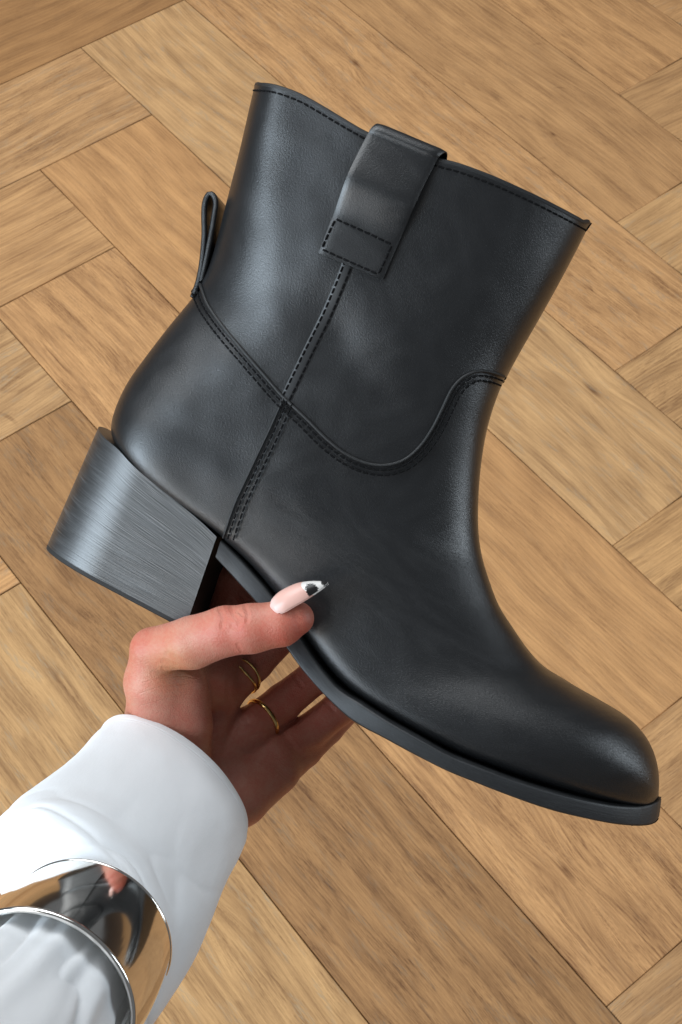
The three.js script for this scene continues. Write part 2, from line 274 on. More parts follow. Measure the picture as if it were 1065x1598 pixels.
const TOPSEAM = [[313, 441], [317, 455], [324, 474], [333, 489], [350, 512], [380, 548], [412, 585], [438, 615], [450, 627], [480, 655], [510, 685], [540, 708], [570, 722], [600, 726], [630, 718], [655, 697], [675, 668], [690, 638], [706, 606], [722, 589], [745, 579], [768, 581], [785, 587]];
const topY = poly([[296, 425], ...TOPSEAM, [805, 595]]);
const SIDESEAM = [[545, 405], [541, 418], [513, 486], [483, 547], [452, 611], [446, 623]], LOWSEAM = [[444, 622], [434, 645], [420, 676], [400, 718], [385, 750], [370, 782], [359, 812], [351, 838]];
const lowX = poly([[600, 452], ...LOWSEAM.map((p) => [p[1], p[0]]), [900, 338]]);
const RIM = [[396, 130], [415, 131], [431, 134], [450, 140], [469, 148], [503, 167], [533, 185], [570, 206], [610, 222], [650, 236], [689, 249], [712, 255], [762, 273], [808, 293], [854, 315], [896, 337], [921, 351]];
const rimY = poly([[360, 128], ...RIM, [960, 370]]);

// leather
const grain = dataTex(1024, 1024, (x, y) => 0.5 + 0.16 * n2(x / 5, y / 5) + 0.2 * n2(x / 11 + 50, y / 11) + 0.14 * n2(x / 24, y / 24 + 90));
const sheenMap = dataTex(512, 512, (x, y) => { const r = 0.86 + 0.1 * tile(x, y, 512, 512, 120, 120, n3) + 0.05 * tile(x, y, 512, 512, 12, 12, n3); return [r, r, r]; });
const leather = new THREE.MeshPhysicalMaterial({ name: 'black_leather', color: new THREE.Color(0.0085, 0.0090, 0.0098), roughness: 0.39, ior: 1.68, roughnessMap: sheenMap, bumpMap: grain, bumpScale: 0.00008, specularIntensity: 1 });
const plainLeather = new THREE.MeshPhysicalMaterial({ name: 'seam_leather', color: new THREE.Color(0.0085, 0.0090, 0.0098), ior: 1.68, roughness: 0.42 });
const edgeLeather = new THREE.MeshPhysicalMaterial({ name: 'leather_edge', color: new THREE.Color(0.011, 0.0115, 0.012), roughness: 0.5, bumpMap: grain, bumpScale: 0.00005 });
const thread = new THREE.MeshPhysicalMaterial({ name: 'black_thread', color: new THREE.Color(0.005, 0.005, 0.0055), roughness: 0.9, specularIntensity: 0.25 });
const liningMat = new THREE.MeshStandardMaterial({ name: 'lining', color: new THREE.Color(0.02, 0.018, 0.016), roughness: 0.8 });
const boot = held(thing('ankle_boot', 'black leather ankle boot with block heel and pull tabs held above the floor', 'boot'));

{
  const f = (fn) => (p) => { const q = sideView(p); return fn(q[0], q[1]); };
  const [, body] = split(loft, f((x, y) => y - rimY(x)));
  const [foot, shaft] = split(body, f((x, y) => (x < 296 ? -1 : topY(x) - y)));
  const [counter, vamp] = split(foot, f((x, y) => x - lowX(y)));
  mesh('shaft', shaft, leather, boot);
  mesh('vamp', inflate(vamp, 0.0006), leather, boot);
  mesh('heel_counter', inflate(counter, 0.0010), leather, boot);
  const [, inner] = split(bootLoft(0.0026, 13), f((x, y) => y - rimY(x) - 1));
  mesh('lining', inner, liningMat, boot);
  // rim, seams and stitches
  const along = (pts, lift, n, dx = 0, dy = 0) => pts2d(pts, n).map(([x, y]) => surf(x + dx, y + dy, lift)).filter(Boolean);
  function pts2d(pts, n) { const c = new THREE.CatmullRomCurve3(pts.map((p) => V(p[0], p[1], 0)), false, 'centripetal'); return c.getSpacedPoints(n).map((p) => [p.x, p.y]); }
  const shift = (pts, d) => { const c = new THREE.CatmullRomCurve3(pts.map((p) => V(p[0], p[1], 0)), false, 'centripetal'), out = []; for (let i = 0; i <= 80; i++) { const p = c.getPointAt(i / 80), t = c.getTangentAt(i / 80); out.push([p.x - t.y * d, p.y + t.x * d]); } return out; };
  const tube = (list, r, seg) => new THREE.TubeGeometry(new THREE.CatmullRomCurve3(list.map((q) => q.p ?? q), false, 'centripetal'), seg ?? list.length * 2, r, 8, false);
  const rimPts = along(RIM.map(([x, y]) => [x, y + 2]), -0.0010, 60);
  const rimFront = rimPts[rimPts.length - 1].p, rimBack = rimPts[0].p;
  const rimLoop = [...rimPts.map((q) => q.p), ...rimPts.map((q) => mirror(q.p)).reverse()].filter((p, i, a) => i === 0 || p.distanceTo(a[i - 1]) > 0.001);
  mesh('rim_edge', new THREE.TubeGeometry(new THREE.CatmullRomCurve3(rimLoop, true, 'centripetal'), 260, 0.0012, 8, true), edgeLeather, boot);
  const pipes = [tube(along(TOPSEAM, 0.0004, 90), 0.0007)];
  pipes.push(tube(along(shift(LOWSEAM, 1), 0.0006, 40), 0.0005));
  mesh('seam_piping', both(mergeGeometries(pipes)), edgeLeather, boot);
  // side seam tape of the shaft
  const tape = (() => { const L = pts2d(SIDESEAM, 50); return grid(51, 7, (i, j) => { const [x, y] = L[i], [x2, y2] = L[Math.min(50, i + 1)], [x1, y1] = L[Math.max(0, i - 1)], l = Math.hypot(x2 - x1, y2 - y1), s = (j - 3) / 3 * 11; return surf(x - (y2 - y1) / l * s, y + (x2 - x1) / l * s, 0.00045 * (j === 0 || j === 6 ? -0.6 : j === 3 ? 1.1 : 0.9)).p; }); })();
  mesh('seam_tape', tape, plainLeather, boot); mesh('seam_tape', mirrored(tape), plainLeather, boot);
  const stitchGeo = (lenM, r) => { const g = new THREE.CapsuleGeometry(r, lenM, 2, 6); g.deleteAttribute('uv'); return g; };
  const stitches = [];
  function stitch(pts, lift, pitch = 0.0030, len = 0.0017, r = 0.00042) {
    const list = along(pts, lift, 120); if (list.length < 2) return;
    const c = new THREE.CatmullRomCurve3(list.map((q) => q.p), false, 'centripetal'), L = c.getLength(), n = Math.floor(L / pitch), one = stitchGeo(len, r);
    for (let i = 0; i < n; i++) { const u = (i + 0.5) / n, p = c.getPointAt(u), t = c.getTangentAt(u), m = new THREE.Matrix4().compose(p, new THREE.Quaternion().setFromUnitVectors(V(0, 1, 0), t), V(1, 1, 1)); stitches.push(one.clone().applyMatrix4(m)); }
  }
  stitch(shift(TOPSEAM, 7), 0.0009); stitch(shift(TOPSEAM, 15), 0.0009);
  stitch(shift(SIDESEAM, -6), 0.0005); stitch(shift(SIDESEAM, 6), 0.0005);
  stitch(shift(LOWSEAM, -6), 0.0008); stitch(shift(LOWSEAM, -15), 0.0008);
  stitch(RIM.map(([x, y]) => [x, y + 11]).slice(0, 8), 0.0001); stitch(RIM.map(([x, y]) => [x, y + 12]).slice(9), 0.0001);
  const st = mesh('stitching', mergeGeometries(stitches), thread, boot); st.userData.kind = 'stuff';

  // pull tab on the side: a strap sewn to the shaft, folded over the rim
  {
    const cl = new THREE.CatmullRomCurve3([V(548, 416, 0), V(570, 362, 0), V(596, 300, 0), V(618, 252, 0), V(630, 228, 0)], false, 'centripetal'), nA = 40;
    const half = poly([[0, 54], [0.3, 55], [1, 57]]), pathOf = (s, lift) => {
      const out = [];
      for (let i = 0; i <= nA; i++) { const u = i / nA, p = cl.getPointAt(u), h = half(u), a = [0.925, 0.38], q = surf(p.x + a[0] * h * s, p.y + a[1] * h * s, 0.0010 + lift + 0.0034 * smooth(0.3, 0.65, u) * (1 - 0.85 * smooth(0.55, 1, u)) * (1 - 0.2 * s)); out.push(q.p); }
      const askew = V(0.925, -0.38, 0), top = out[nA], up = out[nA].clone().sub(out[nA - 3]); up.addScaledVector(BN, -up.dot(BN)).normalize();
      const base = top.clone(), r = 0.0040 + lift, lead = 0.0006;
      for (let i = 0; i <= 14; i++) { const g = Math.PI * i / 14; out.push(base.clone().addScaledVector(up, lead + Math.sin(g) * r).addScaledVector(BN, -0.0040 + Math.cos(g) * r).addScaledVector(askew, 0.0030 * i / 14)); }
      for (let i = 1; i <= 10; i++) out.push(base.clone().addScaledVector(up, lead - 0.003 * i).addScaledVector(BN, -0.0040 - r - 0.0002 * i).addScaledVector(askew, 0.0030 + 0.0004 * i));
      return out;
    };
    const NS = 13, outer = [], innerS = []; for (let j = 0; j < NS; j++) { const s = (j / (NS - 1) * 2 - 1); outer.push(pathOf(s, 0.0006 - (Math.abs(s) === 1 ? 0.0003 : 0))); innerS.push(pathOf(s, -0.0007 + (Math.abs(s) === 1 ? 0.0003 : 0))); }
    const rows = outer[0].length, ringPts = (i) => [...outer.map((c) => c[i]), ...innerS.map((c) => c[i]).reverse()];
    const tabG = grid(rows, NS * 2, (i, j) => ringPts(i)[j], true, (i, j) => [(j < NS ? j : 2 * NS - 1 - j) / NS * 0.5, i * 0.035]);
    const endCap = (() => { const r = ringPts(0), pos = [], idx = []; r.forEach((p) => pos.push(p.x, p.y, p.z)); for (let j = 0; j < NS - 1; j++) { const a = j, b = j + 1, c = 2 * NS - 2 - j, d = 2 * NS - 1 - j; idx.push(a, c, b, a, d, c); } return geo(pos, idx, r.map(() => [0, 0]).flat()); })();
    const tabMesh = mesh('pull_tab', mergeGeometries([tabG, endCap]), leather, boot);
    stitches.length = 0;
    stitch([[525, 343], [568, 362], [611, 382]], 0.0018, 0.0030, 0.0018); stitch([[611, 384], [601, 407], [591, 428]], 0.0018, 0.0030, 0.0018); stitch([[589, 428], [546, 409], [504, 390]], 0.0018, 0.0030, 0.0018); stitch([[504, 387], [514, 365], [524, 345]], 0.0018, 0.0030, 0.0018);
    mesh('stitching', mergeGeometries(stitches), thread, tabMesh).userData.kind = 'stuff';
    const far = new THREE.Mesh(mirrored(tabMesh.geometry), leather); far.name = 'pull_tab'; boot.add(far);
  }
  // pull loop at the back
  {
    const c = new THREE.CatmullRomCurve3([[309, 470], [317, 448], [322, 425], [325, 400], [327, 370], [326.5, 345], [327.5, 327], [331, 316], [335.5, 311], [341, 314], [344.5, 324], [343, 338], [340, 357], [335.5, 382], [329.5, 412], [322, 445]].map(([x, y]) => bp(x, y, 0)), false, 'centripetal');
    const n = 90, th = 0.0012, hw = 0.0125, prof = []; for (const [a, b] of [[-1, 0.4], [-1, -0.4], [-0.94, -1], [0.94, -1], [1, -0.4], [1, 0.4], [0.94, 1], [-0.94, 1]]) prof.push([a * hw, b * th]);
    const loop = grid(n + 1, prof.length, (i, j) => { const u = i / n, p = c.getPointAt(u), t = c.getTangentAt(u), s = t.clone().cross(BN).normalize(); return p.addScaledVector(BN, prof[j][0]).addScaledVector(s, prof[j][1]); }, true, (i, j) => [j / 8, i / 20]);
    mesh('pull_loop', loop, leather, boot);
  }
}
// sole: near edge seen from the side (top and bottom), half width in mm
{
  const ROW = [[345, 842, 336, 871, 29], [360, 856, 352, 888, 29], [387, 884, 372, 910, 29.5], [427, 932, 402, 944, 30.5], [475, 1006, 446, 1010, 34], [501, 1043, 471, 1045, 37], [530, 1076, 509, 1088, 39.5], [564, 1098, 551, 1126, 42.5], [607, 1126, 600, 1153, 45], [655, 1153, 650, 1180, 46.5], [702, 1179, 698, 1204, 47], [750, 1198, 747, 1224, 46.5], [807, 1219, 804, 1246, 44], [863, 1236, 860, 1265, 39.5], [916, 1249, 913, 1278, 33.5], [963, 1257, 960, 1287, 26], [1000, 1258, 998, 1290, 17], [1018, 1254, 1015, 1288, 11], [1028, 1249, 1024, 1284, 6], [1033, 1243, 1029, 1278, 0.01]];
  const flat = (p) => p.addScaledVector(BN, -BN.dot(p));
  const T = ROW.map((r) => flat(bp(r[0], r[1], r[4] * mm))), B = ROW.map((r) => flat(bp(r[2], r[3], r[4] * mm)));
  const ct = new THREE.CatmullRomCurve3(T, false, 'centripetal'), cb = new THREE.CatmullRomCurve3(B, false, 'centripetal'), N = ROW.length - 1, wf = poly(ROW.map((r, i) => [i, r[4] * mm]));
  const n = 220, half = []; for (let i = 0; i <= n; i++) { const a = i / n, t = N * (a < 0.7 ? a : 0.7 + 0.3 * Math.sin((a - 0.7) / 0.3 * Math.PI / 2)); half.push([t, Math.max(0, i === n ? 0 : wf(t))]); }
  const prof = [[0, -0.006], [0.1, 0.0], [0.0, 0.0006 + 0], [0.06, 0.0]];   // kept simple: rounded slab edge below
  const ring = []; for (let i = 0; i <= n; i++) ring.push([half[i][0], half[i][1]]); for (let i = n - 1; i >= 0; i--) ring.push([half[i][0], -half[i][1]]);
  // rows of the wall: [height 0 bottom .. 1 top, inset in metres]
  const wall = [[0, 0.02], [0, 0.0014], [0.04, 0.0005], [0.12, 0.0001], [0.5, 0], [0.86, 0], [0.95, 0.0003], [1.0, 0.0011], [1.0, 0.02]];
  const g = grid(wall.length, ring.length, (i, j) => {
    const [t, w] = ring[j], u = t / N, a = ct.getPoint(u), b = cb.getPoint(u), [h, ins] = wall[i], p = b.lerp(a, h), sg = Math.sign(w) || 1, tan = ct.getTangent(Math.min(u, 0.999));
    const k = smooth(0.88, 1, u); return p.addScaledVector(BN, sg * Math.max(0, Math.abs(w) - ins * (1 - 0.6 * k))).addScaledVector(tan, -ins * k * (ins > 0.01 ? 0.6 : 1));
  }, false, (i, j) => [j * 0.02, wall[i][0] * 0.4]);
  // top and bottom skins between the two sides
  const skin = (c, s) => grid(n + 1, 9, (i, j) => { const [t, w] = half[i]; return c.getPoint(t / N).addScaledVector(BN, w * 0.97 * (j / 4 - 1)).addScaledVector(ct.getPoint(t / N).sub(cb.getPoint(t / N)).normalize(), s); }, false, (i, j) => [i * 0.1, j * 0.1]);
  const edgeTex = dataTex(512, 128, (x, y) => { const s = 0.62 + 0.2 * tile(x, y, 512, 128, 60, 3, n3) + 0.16 * tile(x, y, 512, 128, 14, 1.6, n3); return [s, s, s * 1.02]; });
  const soleMat = new THREE.MeshPhysicalMaterial({ name: 'sole_edge', color: new THREE.Color(0.026, 0.028, 0.03), map: edgeTex, bumpMap: edgeTex, bumpScale: 0.00008, roughness: 0.5, ior: 1.6 });
  const soleM = mesh('sole', mergeGeometries([g, skin(ct, -0.0002), skin(cb, 0.0002)]), soleMat, boot);
  // dark stitched groove where the upper meets the sole
  // heel block: U-shaped, tapering to the floor end
  const topC = [[159, 666, 0], [165, 683, 20], [184, 701, 28], [209, 728, 31], [240, 755, 31.5], [276, 783, 31], [315, 815, 30.5], [339, 838, 30]], botC = [[80, 846, 0], [90, 864, 16], [131, 888, 25], [178, 918, 28.5], [208, 934, 29], [240, 951, 29], [268, 966, 28.5], [291, 976, 28.5]];
  const tp = topC.map((r) => flat(bp(r[0], r[1], r[2] * mm))), bo = botC.map((r) => flat(bp(r[0], r[1], r[2] * mm)));
  const cT = new THREE.LineCurve3(tp[0], tp[tp.length - 1]), hT = new THREE.CatmullRomCurve3(tp, false, 'centripetal'), hB = new THREE.LineCurve3(bo[0], bo[bo.length - 1]);
  const rowsH = 24, perim = []; const m = 60;
  // footprint: straight sides, round back: position along 0..1 and half width as a share
  const Lh = 0.062; for (let i = 0; i <= m; i++) { const a = i / m; if (a < 0.55) { const th = a / 0.55 * Math.PI / 2; perim.push([0.44 * (1 - Math.cos(th)), Math.pow(Math.sin(th), 0.94)]); } else perim.push([0.44 + (a - 0.55) / 0.45 * 0.56, 1]); }
  const heelPt = (h, l, w) => { const u = l, a = hT.getPointAt(clamp(u, 0, 1)), b = hB.getPointAt(clamp(u, 0, 1)), p = b.lerp(a, h), wid = lerp(28.8, 31, h) * mm; p.addScaledVector(BN, w * wid); return p; };
  const U2 = [...perim.slice().reverse().map(([l, w]) => [l, w]), ...perim.slice(1).map(([l, w]) => [l, -w])];
  const hg = grid(rowsH, U2.length, (i, j) => { const h = i / (rowsH - 1), [l, w] = U2[j]; return heelPt(h, l, w); }, false, (i, j) => [j / (U2.length - 1), i / (rowsH - 1)]);
  const breast = grid(rowsH, 9, (i, j) => { const h = i / (rowsH - 1), w = j / 4 - 1, p = heelPt(h, 1, -w); const tn = hB.getTangentAt(1); return p.addScaledVector(tn, -0.004 * (1 - w * w)); }, false, (i, j) => [j / 9, i / rowsH]);
  const cap = (h) => { const pos = [], uv = [], idx = [], c = heelPt(h, 0.6, 0); pos.push(c.x, c.y, c.z); uv.push(0, 0); for (const [l, w] of U2) { const p = heelPt(h, l, w); pos.push(p.x, p.y, p.z); uv.push(l, w); } for (let j = 1; j < U2.length; j++) idx.push(0, j, j + 1); idx.push(0, U2.length, 1); return geo(pos, idx, uv); };
  const streakAt = (x, y) => { const v = 0.45 * n2(x / 210, y / 1.9) + 0.4 * n2(x / 110 + 90, y / 1.1) + 0.24 * n2(x / 190, y / 26 + 40); return [v, smooth(-0.7, 0.8, v)]; };
  const streaks = dataTex(1024, 256, (x, y) => { const [v, worn] = streakAt(x, y), a = 0.065 + 0.045 * v + 0.17 * worn * worn * worn; return [a * 0.94, a, a * 1.05]; });
  const streakBump = dataTex(1024, 256, (x, y) => 0.5 + 0.4 * streakAt(x, y)[0]);
  const heelMat = new THREE.MeshPhysicalMaterial({ name: 'stacked_heel', color: new THREE.Color(0.26, 0.26, 0.26), map: streaks, bumpMap: streakBump, bumpScale: 0.00014, roughness: 0.4, ior: 1.9 });
  const breastMat = new THREE.MeshStandardMaterial({ name: 'heel_breast', color: new THREE.Color(0.01, 0.01, 0.01), roughness: 0.7 });
  mesh('heel', mergeGeometries([hg, cap(1)]), heelMat, boot);
  mesh('heel_breast', breast, breastMat, boot);
  // rubber top piece under the heel
  const tpg = grid(4, U2.length, (i, j) => { const [l, w] = U2[j], p = heelPt(0, l, w * (i === 3 ? 0.97 : 1)); const dn = hB.getPointAt(0.5).sub(hT.getPointAt(0.5)).normalize(); return p.addScaledVector(dn, [0, 0.001, 0.0017, 0.002][i]); }, false);
  mesh('heel_tip', mergeGeometries([tpg, cap(0).translate(0, -0.0015, 0)]), breastMat, boot);
}

// ------------------------------------------------------------------ hand and sleeve
const person = held(thing('person', 'hand in a white shirt sleeve gripping the boot under its arch', 'person'));
function surfaceNet(f, lo, hi, cell) {   // mesh of f = 0 (negative inside)
  const nx = Math.ceil((hi.x - lo.x) / cell) + 1, ny = Math.ceil((hi.y - lo.y) / cell) + 1, nz = Math.ceil((hi.z - lo.z) / cell) + 1, F = new Float32Array(nx * ny * nz), at3 = (i, j, k) => (k * ny + j) * nx + i;
  for (let k = 0; k < nz; k++) for (let j = 0; j < ny; j++) for (let i = 0; i < nx; i++) F[at3(i, j, k)] = f(lo.x + i * cell, lo.y + j * cell, lo.z + k * cell);
  const id = new Int32Array(nx * ny * nz).fill(-1), pos = [], idx = [];
  for (let k = 0; k < nz - 1; k++) for (let j = 0; j < ny - 1; j++) for (let i = 0; i < nx - 1; i++) {
    let n = 0, x = 0, y = 0, z = 0; const c = [];
    for (let q = 0; q < 8; q++) c.push(F[at3(i + (q & 1), j + ((q >> 1) & 1), k + (q >> 2))]);
    const inside = c.filter((v) => v < 0).length; if (inside === 0 || inside === 8) continue;
    for (let q = 0; q < 8; q++) for (const b of [1, 2, 4]) { const r = q | b; if (r === q || (c[q] < 0) === (c[r] < 0)) continue; const t = c[q] / (c[q] - c[r]); x += (q & 1) + (b === 1 ? t : 0); y += ((q >> 1) & 1) + (b === 2 ? t : 0); z += (q >> 2) + (b === 4 ? t : 0); n++; }
    id[at3(i, j, k)] = pos.length / 3; pos.push(lo.x + (i + x / n) * cell, lo.y + (j + y / n) * cell, lo.z + (k + z / n) * cell);
  }
  for (let k = 1; k < nz - 1; k++) for (let j = 1; j < ny - 1; j++) for (let i = 1; i < nx - 1; i++) {
    const s = F[at3(i, j, k)] < 0;
    const quad = (a, b, c, d, flip) => { if (a < 0 || b < 0 || c < 0 || d < 0) return; if (flip) idx.push(a, c, b, a, d, c); else idx.push(a, b, c, a, c, d); };
    if (s !== F[at3(i + 1, j, k)] < 0) quad(id[at3(i, j - 1, k - 1)], id[at3(i, j, k - 1)], id[at3(i, j, k)], id[at3(i, j - 1, k)], !s);
    if (s !== F[at3(i, j + 1, k)] < 0) quad(id[at3(i - 1, j, k - 1)], id[at3(i, j, k - 1)], id[at3(i, j, k)], id[at3(i - 1, j, k)], s);
    if (s !== F[at3(i, j, k + 1)] < 0) quad(id[at3(i - 1, j - 1, k)], id[at3(i, j - 1, k)], id[at3(i, j, k)], id[at3(i - 1, j, k)], !s);
  }
  const g = geo(pos, idx), N = g.attributes.normal, P = g.attributes.position, e = cell * 0.7;
  for (let i = 0; i < P.count; i++) { const x = P.getX(i), y = P.getY(i), z = P.getZ(i), a = f(x + e, y, z) - f(x - e, y, z), b = f(x, y + e, z) - f(x, y - e, z), c = f(x, y, z + e) - f(x, y, z - e), l = Math.hypot(a, b, c) || 1; N.setXYZ(i, a / l, b / l, c / l); }
  return g;
}
const J = (x, y, z, r) => ({ p: at(x, y, z * K), r: r * K });   // a joint: place in the side view, height over the middle plane and radius, all in 0.28 mm
const hand = (() => {
  const chains = [   // each a run of joints; blended with the rest over k (0.28 mm)
    // thumb
    { k: 12, j: [J(258, 1175, 2, 46), J(241, 1064, 56, 46), J(238, 1014, 82, 33), J(300, 1003, 118, 39), J(352, 985, 140, 36.5), J(392, 981, 152, 36), J(440, 973, 156, 33), J(464, 965, 156, 25)] },
    // thenar
    { k: 16, j: [J(266, 1220, -12, 54), J(258, 1128, 18, 62), J(266, 1075, 36, 50)] },
    { k: 14, j: [J(292, 1072, 44, 33), J(294, 1130, 34, 37), J(288, 1205, 10, 42)] },
    // palm rays
    { k: 15, j: [J(268, 1235, -26, 52), J(320, 1140, -52, 38), J(344, 1086, -62, 33)] },
    { k: 15, j: [J(285, 1250, -34, 50), J(345, 1180, -68, 40), J(388, 1138, -84, 35)] },
    { k: 15, j: [J(300, 1265, -32, 51), J(370, 1215, -70, 41), J(424, 1180, -96, 33)] },
    { k: 22, j: [J(305, 1280, -20, 54), J(375, 1245, -52, 46), J(432, 1205, -92, 36)] },
    // side of the index finger behind the thumb
    { k: 14, j: [J(330, 1068, -40, 33), J(350, 1014, -84, 34), J(360, 955, -114, 36), J(366, 905, -124, 34), J(388, 866, -124, 26)] },
    { k: 12, j: [J(352, 1000, -90, 30), J(404, 958, -118, 30), J(420, 915, -126, 26)] },
    // web
    { k: 18, j: [J(300, 1082, 8, 30), J(340, 1078, -40, 28)] },
    // fingers
    { k: 9, j: [J(344, 1086, -58, 33), J(398, 1034, -104, 30), J(446, 986, -130, 28), J(470, 950, -138, 24)] },
    { k: 9, j: [J(388, 1138, -84, 33), J(442, 1096, -124, 31), J(492, 1056, -146, 29), J(545, 1005, -152, 26), J(575, 975, -146, 21)] },
    { k: 9, j: [J(424, 1180, -96, 32), J(478, 1146, -140, 30), J(528, 1106, -162, 28), J(575, 1062, -168, 25), J(600, 1040, -160, 20)] },
    { k: 9, j: [J(432, 1205, -92, 33), J(476, 1172, -150, 27), J(512, 1138, -184, 25), J(552, 1100, -192, 22), J(575, 1078, -186, 18)] },
    // wrist and forearm, turning towards the viewer inside the sleeve
    { k: 26, j: [J(245, 1215, 0, 56), J(205, 1285, 130, 62), J(150, 1390, 340, 70)] },
    { k: 26, j: [J(300, 1275, -10, 56), J(255, 1345, 130, 62), J(195, 1440, 340, 70)] },
  ];
  const flat = []; for (const c of chains) for (let i = 0; i < c.j.length - 1; i++) flat.push([c.j[i].p, c.j[i + 1].p, c.j[i].r, c.j[i + 1].r]);
  const segs = chains.map((c) => ({ k: c.k * K, s: c.j.slice(0, -1).map((a, i) => { const b = c.j[i + 1], d = b.p.clone().sub(a.p); return [a.p.x, a.p.y, a.p.z, d.x, d.y, d.z, d.lengthSq(), a.r, b.r]; }) }));
  const f = (x, y, z) => {
    let d = 1;
    for (const c of segs) {
      let m = 1;
      for (const s of c.s) { const px = x - s[0], py = y - s[1], pz = z - s[2], t = clamp((px * s[3] + py * s[4] + pz * s[5]) / s[6], 0, 1), e = Math.hypot(px - s[3] * t, py - s[4] * t, pz - s[5] * t) - lerp(s[7], s[8], t); const kk = 0.0016, h = Math.max(kk - Math.abs(m - e), 0) / kk; m = Math.min(m, e) - h * h * kk * 0.25; }
      const h = Math.max(c.k - Math.abs(d - m), 0) / c.k; d = Math.min(d, m) - h * h * c.k * 0.25;
    }
    return d;
  };
  return { f };
})();
{
  const lo = at(130, 1480, 0.0).setZ(-0.064), hi = at(630, 880, 0).setZ(0.075);
  const g = surfaceNet(hand.f, lo, hi, 0.0012), P = g.attributes.position, uv = [];
  for (let i = 0; i < P.count; i++) uv.push((P.getX(i) + 0.13) / 0.16, (P.getY(i) + 0.17) / 0.16);
  g.setAttribute('uv', new THREE.Float32BufferAttribute(uv, 2));
  const S = 1024, cv = document.createElement('canvas'); cv.width = cv.height = S;
  const c = cv.getContext('2d'), X = (px) => ((px - 532.5) * K + 0.13) / 0.16 * S, Y = (py) => S - ((799 - py) * K + 0.17) / 0.16 * S;
  c.fillStyle = '#808080'; c.fillRect(0, 0, S, S);
  const line = (pts, w, a) => { c.strokeStyle = `rgba(0,0,0,${a})`; c.lineWidth = w; c.lineCap = 'round'; c.lineJoin = 'round'; c.beginPath(); pts.forEach(([x, y], i) => (i ? c.lineTo(X(x), Y(y)) : c.moveTo(X(x), Y(y)))); c.stroke(); };
  const depth = (pts, z) => pts.map(([x, y]) => [532.5 + (x - 532.5) * (1 - z / DIST), 799 + (y - 799) * (1 - z / DIST)]), soft = (pts, w, a) => { for (let i = 3; i >= 0; i--) line(pts, w * (1 + i * 0.9), a * 0.35); };
  for (const [pts, w] of [[[[345, 950], [352, 962], [350, 976]], 3], [[[362, 946], [369, 958], [378, 966], [374, 977], [366, 974]], 3], [[[384, 944], [390, 955], [389, 966]], 2.5], [[[372, 952], [381, 957]], 2], [[[262, 1022], [285, 1034], [308, 1047]], 4], [[[255, 1034], [282, 1042], [306, 1056]], 4], [[[252, 1046], [280, 1050], [300, 1062]], 3], [[[395, 1020], [380, 1014], [374, 1003]], 2.5],
    [[[345, 1105], [372, 1120], [392, 1145], [405, 1150]], 4], [[[375, 1140], [410, 1135], [440, 1150], [470, 1190]], 4], [[[340, 1150], [380, 1175], [430, 1195], [458, 1225]], 4], [[[360, 1050], [358, 1085], [366, 1110]], 3], [[[335, 1205], [350, 1160], [372, 1120]], 3.5], [[[500, 1100], [520, 1120]], 3], [[[455, 1060], [470, 1078]], 3]]) soft(depth(pts, pts[0][0] > 335 && pts[0][1] > 1040 ? -0.012 : 0.04), w * 1.5, 0.42);
  for (const pts of [[[222, 1066], [250, 1058], [285, 1058], [306, 1064]], [[214, 1084], [250, 1072], [290, 1070]], [[236, 1048], [262, 1046], [292, 1052]], [[216, 1104], [250, 1094], [286, 1090]]]) line(depth(pts, 0.03), 2.2, 0.16);
  const wr = rng(5); for (let i = 0; i < 300; i++) { const x = 180 + wr() * 150, y = 1020 + wr() * 160, l = 6 + wr() * 18; line([[x, y], [x + l, y - l * (0.2 + wr() * 0.5)]], 1.2, 0.06); }
  const img = c.getImageData(0, 0, S, S).data, noiseAt = (x, y) => 0.5 * n2(x / 7, y / 7) + 0.5 * n2(x / 3.4, y / 3.4);
  const bump = dataTex(S, S, (x, y) => img[((S - 1 - y) * S + x) * 4] / 255 + 0.07 * noiseAt(x, y), false, false);
  const red = [[470, 985, 55, 1], [370, 965, 40, 0.7], [225, 990, 40, 0.45], [420, 1090, 90, 0.5], [500, 1120, 80, 0.5], [300, 1090, 60, 0.2]];
  const tone = dataTex(S, S, (x, y) => {
    const px = (x / S * 0.16 - 0.13) / K + 532.5, py = 799 - (y / S * 0.16 - 0.17) / K; let r = 0; for (const q of red) r += q[3] * Math.exp(-((px - q[0]) ** 2 + (py - q[1]) ** 2) / (q[2] * q[2]));
    r = clamp(r, 0, 1) * 0.8 + 0.18 * n2(x / 60, y / 60) + 0.16 * n2(x / 16, y / 16) + 0.10 * n2(x / 5, y / 5);
    const yel = 0.5 * Math.exp(-((px - 285) ** 2 + (py - 1032) ** 2) / 1300);
    return [0.735 - 0.02 * r, 0.485 - 0.13 * r + 0.03 * yel, 0.405 - 0.12 * r - 0.09 * yel];
  }, true, false);
  const skin = new THREE.MeshPhysicalMaterial({ name: 'skin', map: tone, bumpMap: bump, bumpScale: 0.0012, roughness: 0.5, sheen: 0.2, sheenColor: new THREE.Color(1, 0.7, 0.6), sheenRoughness: 0.6 });
  mesh('hand', g, skin, person);
  // thumb nail: long almond, pale pink with a white tip and black spots
  const base = at(424, 950, 0.0478), tip = at(512, 909, 0.0495), dir = tip.clone().sub(base), L = dir.length(); dir.normalize();
  const up = V(-0.25, 0.72, 0.65); up.addScaledVector(dir, -up.dot(dir)).normalize(); const across = dir.clone().cross(up).normalize();
  const wid = poly([[0, 0.0022], [0.06, 0.0043], [0.25, 0.0056], [0.5, 0.0053], [0.75, 0.0036], [0.92, 0.0016], [1, 0.0003]]);
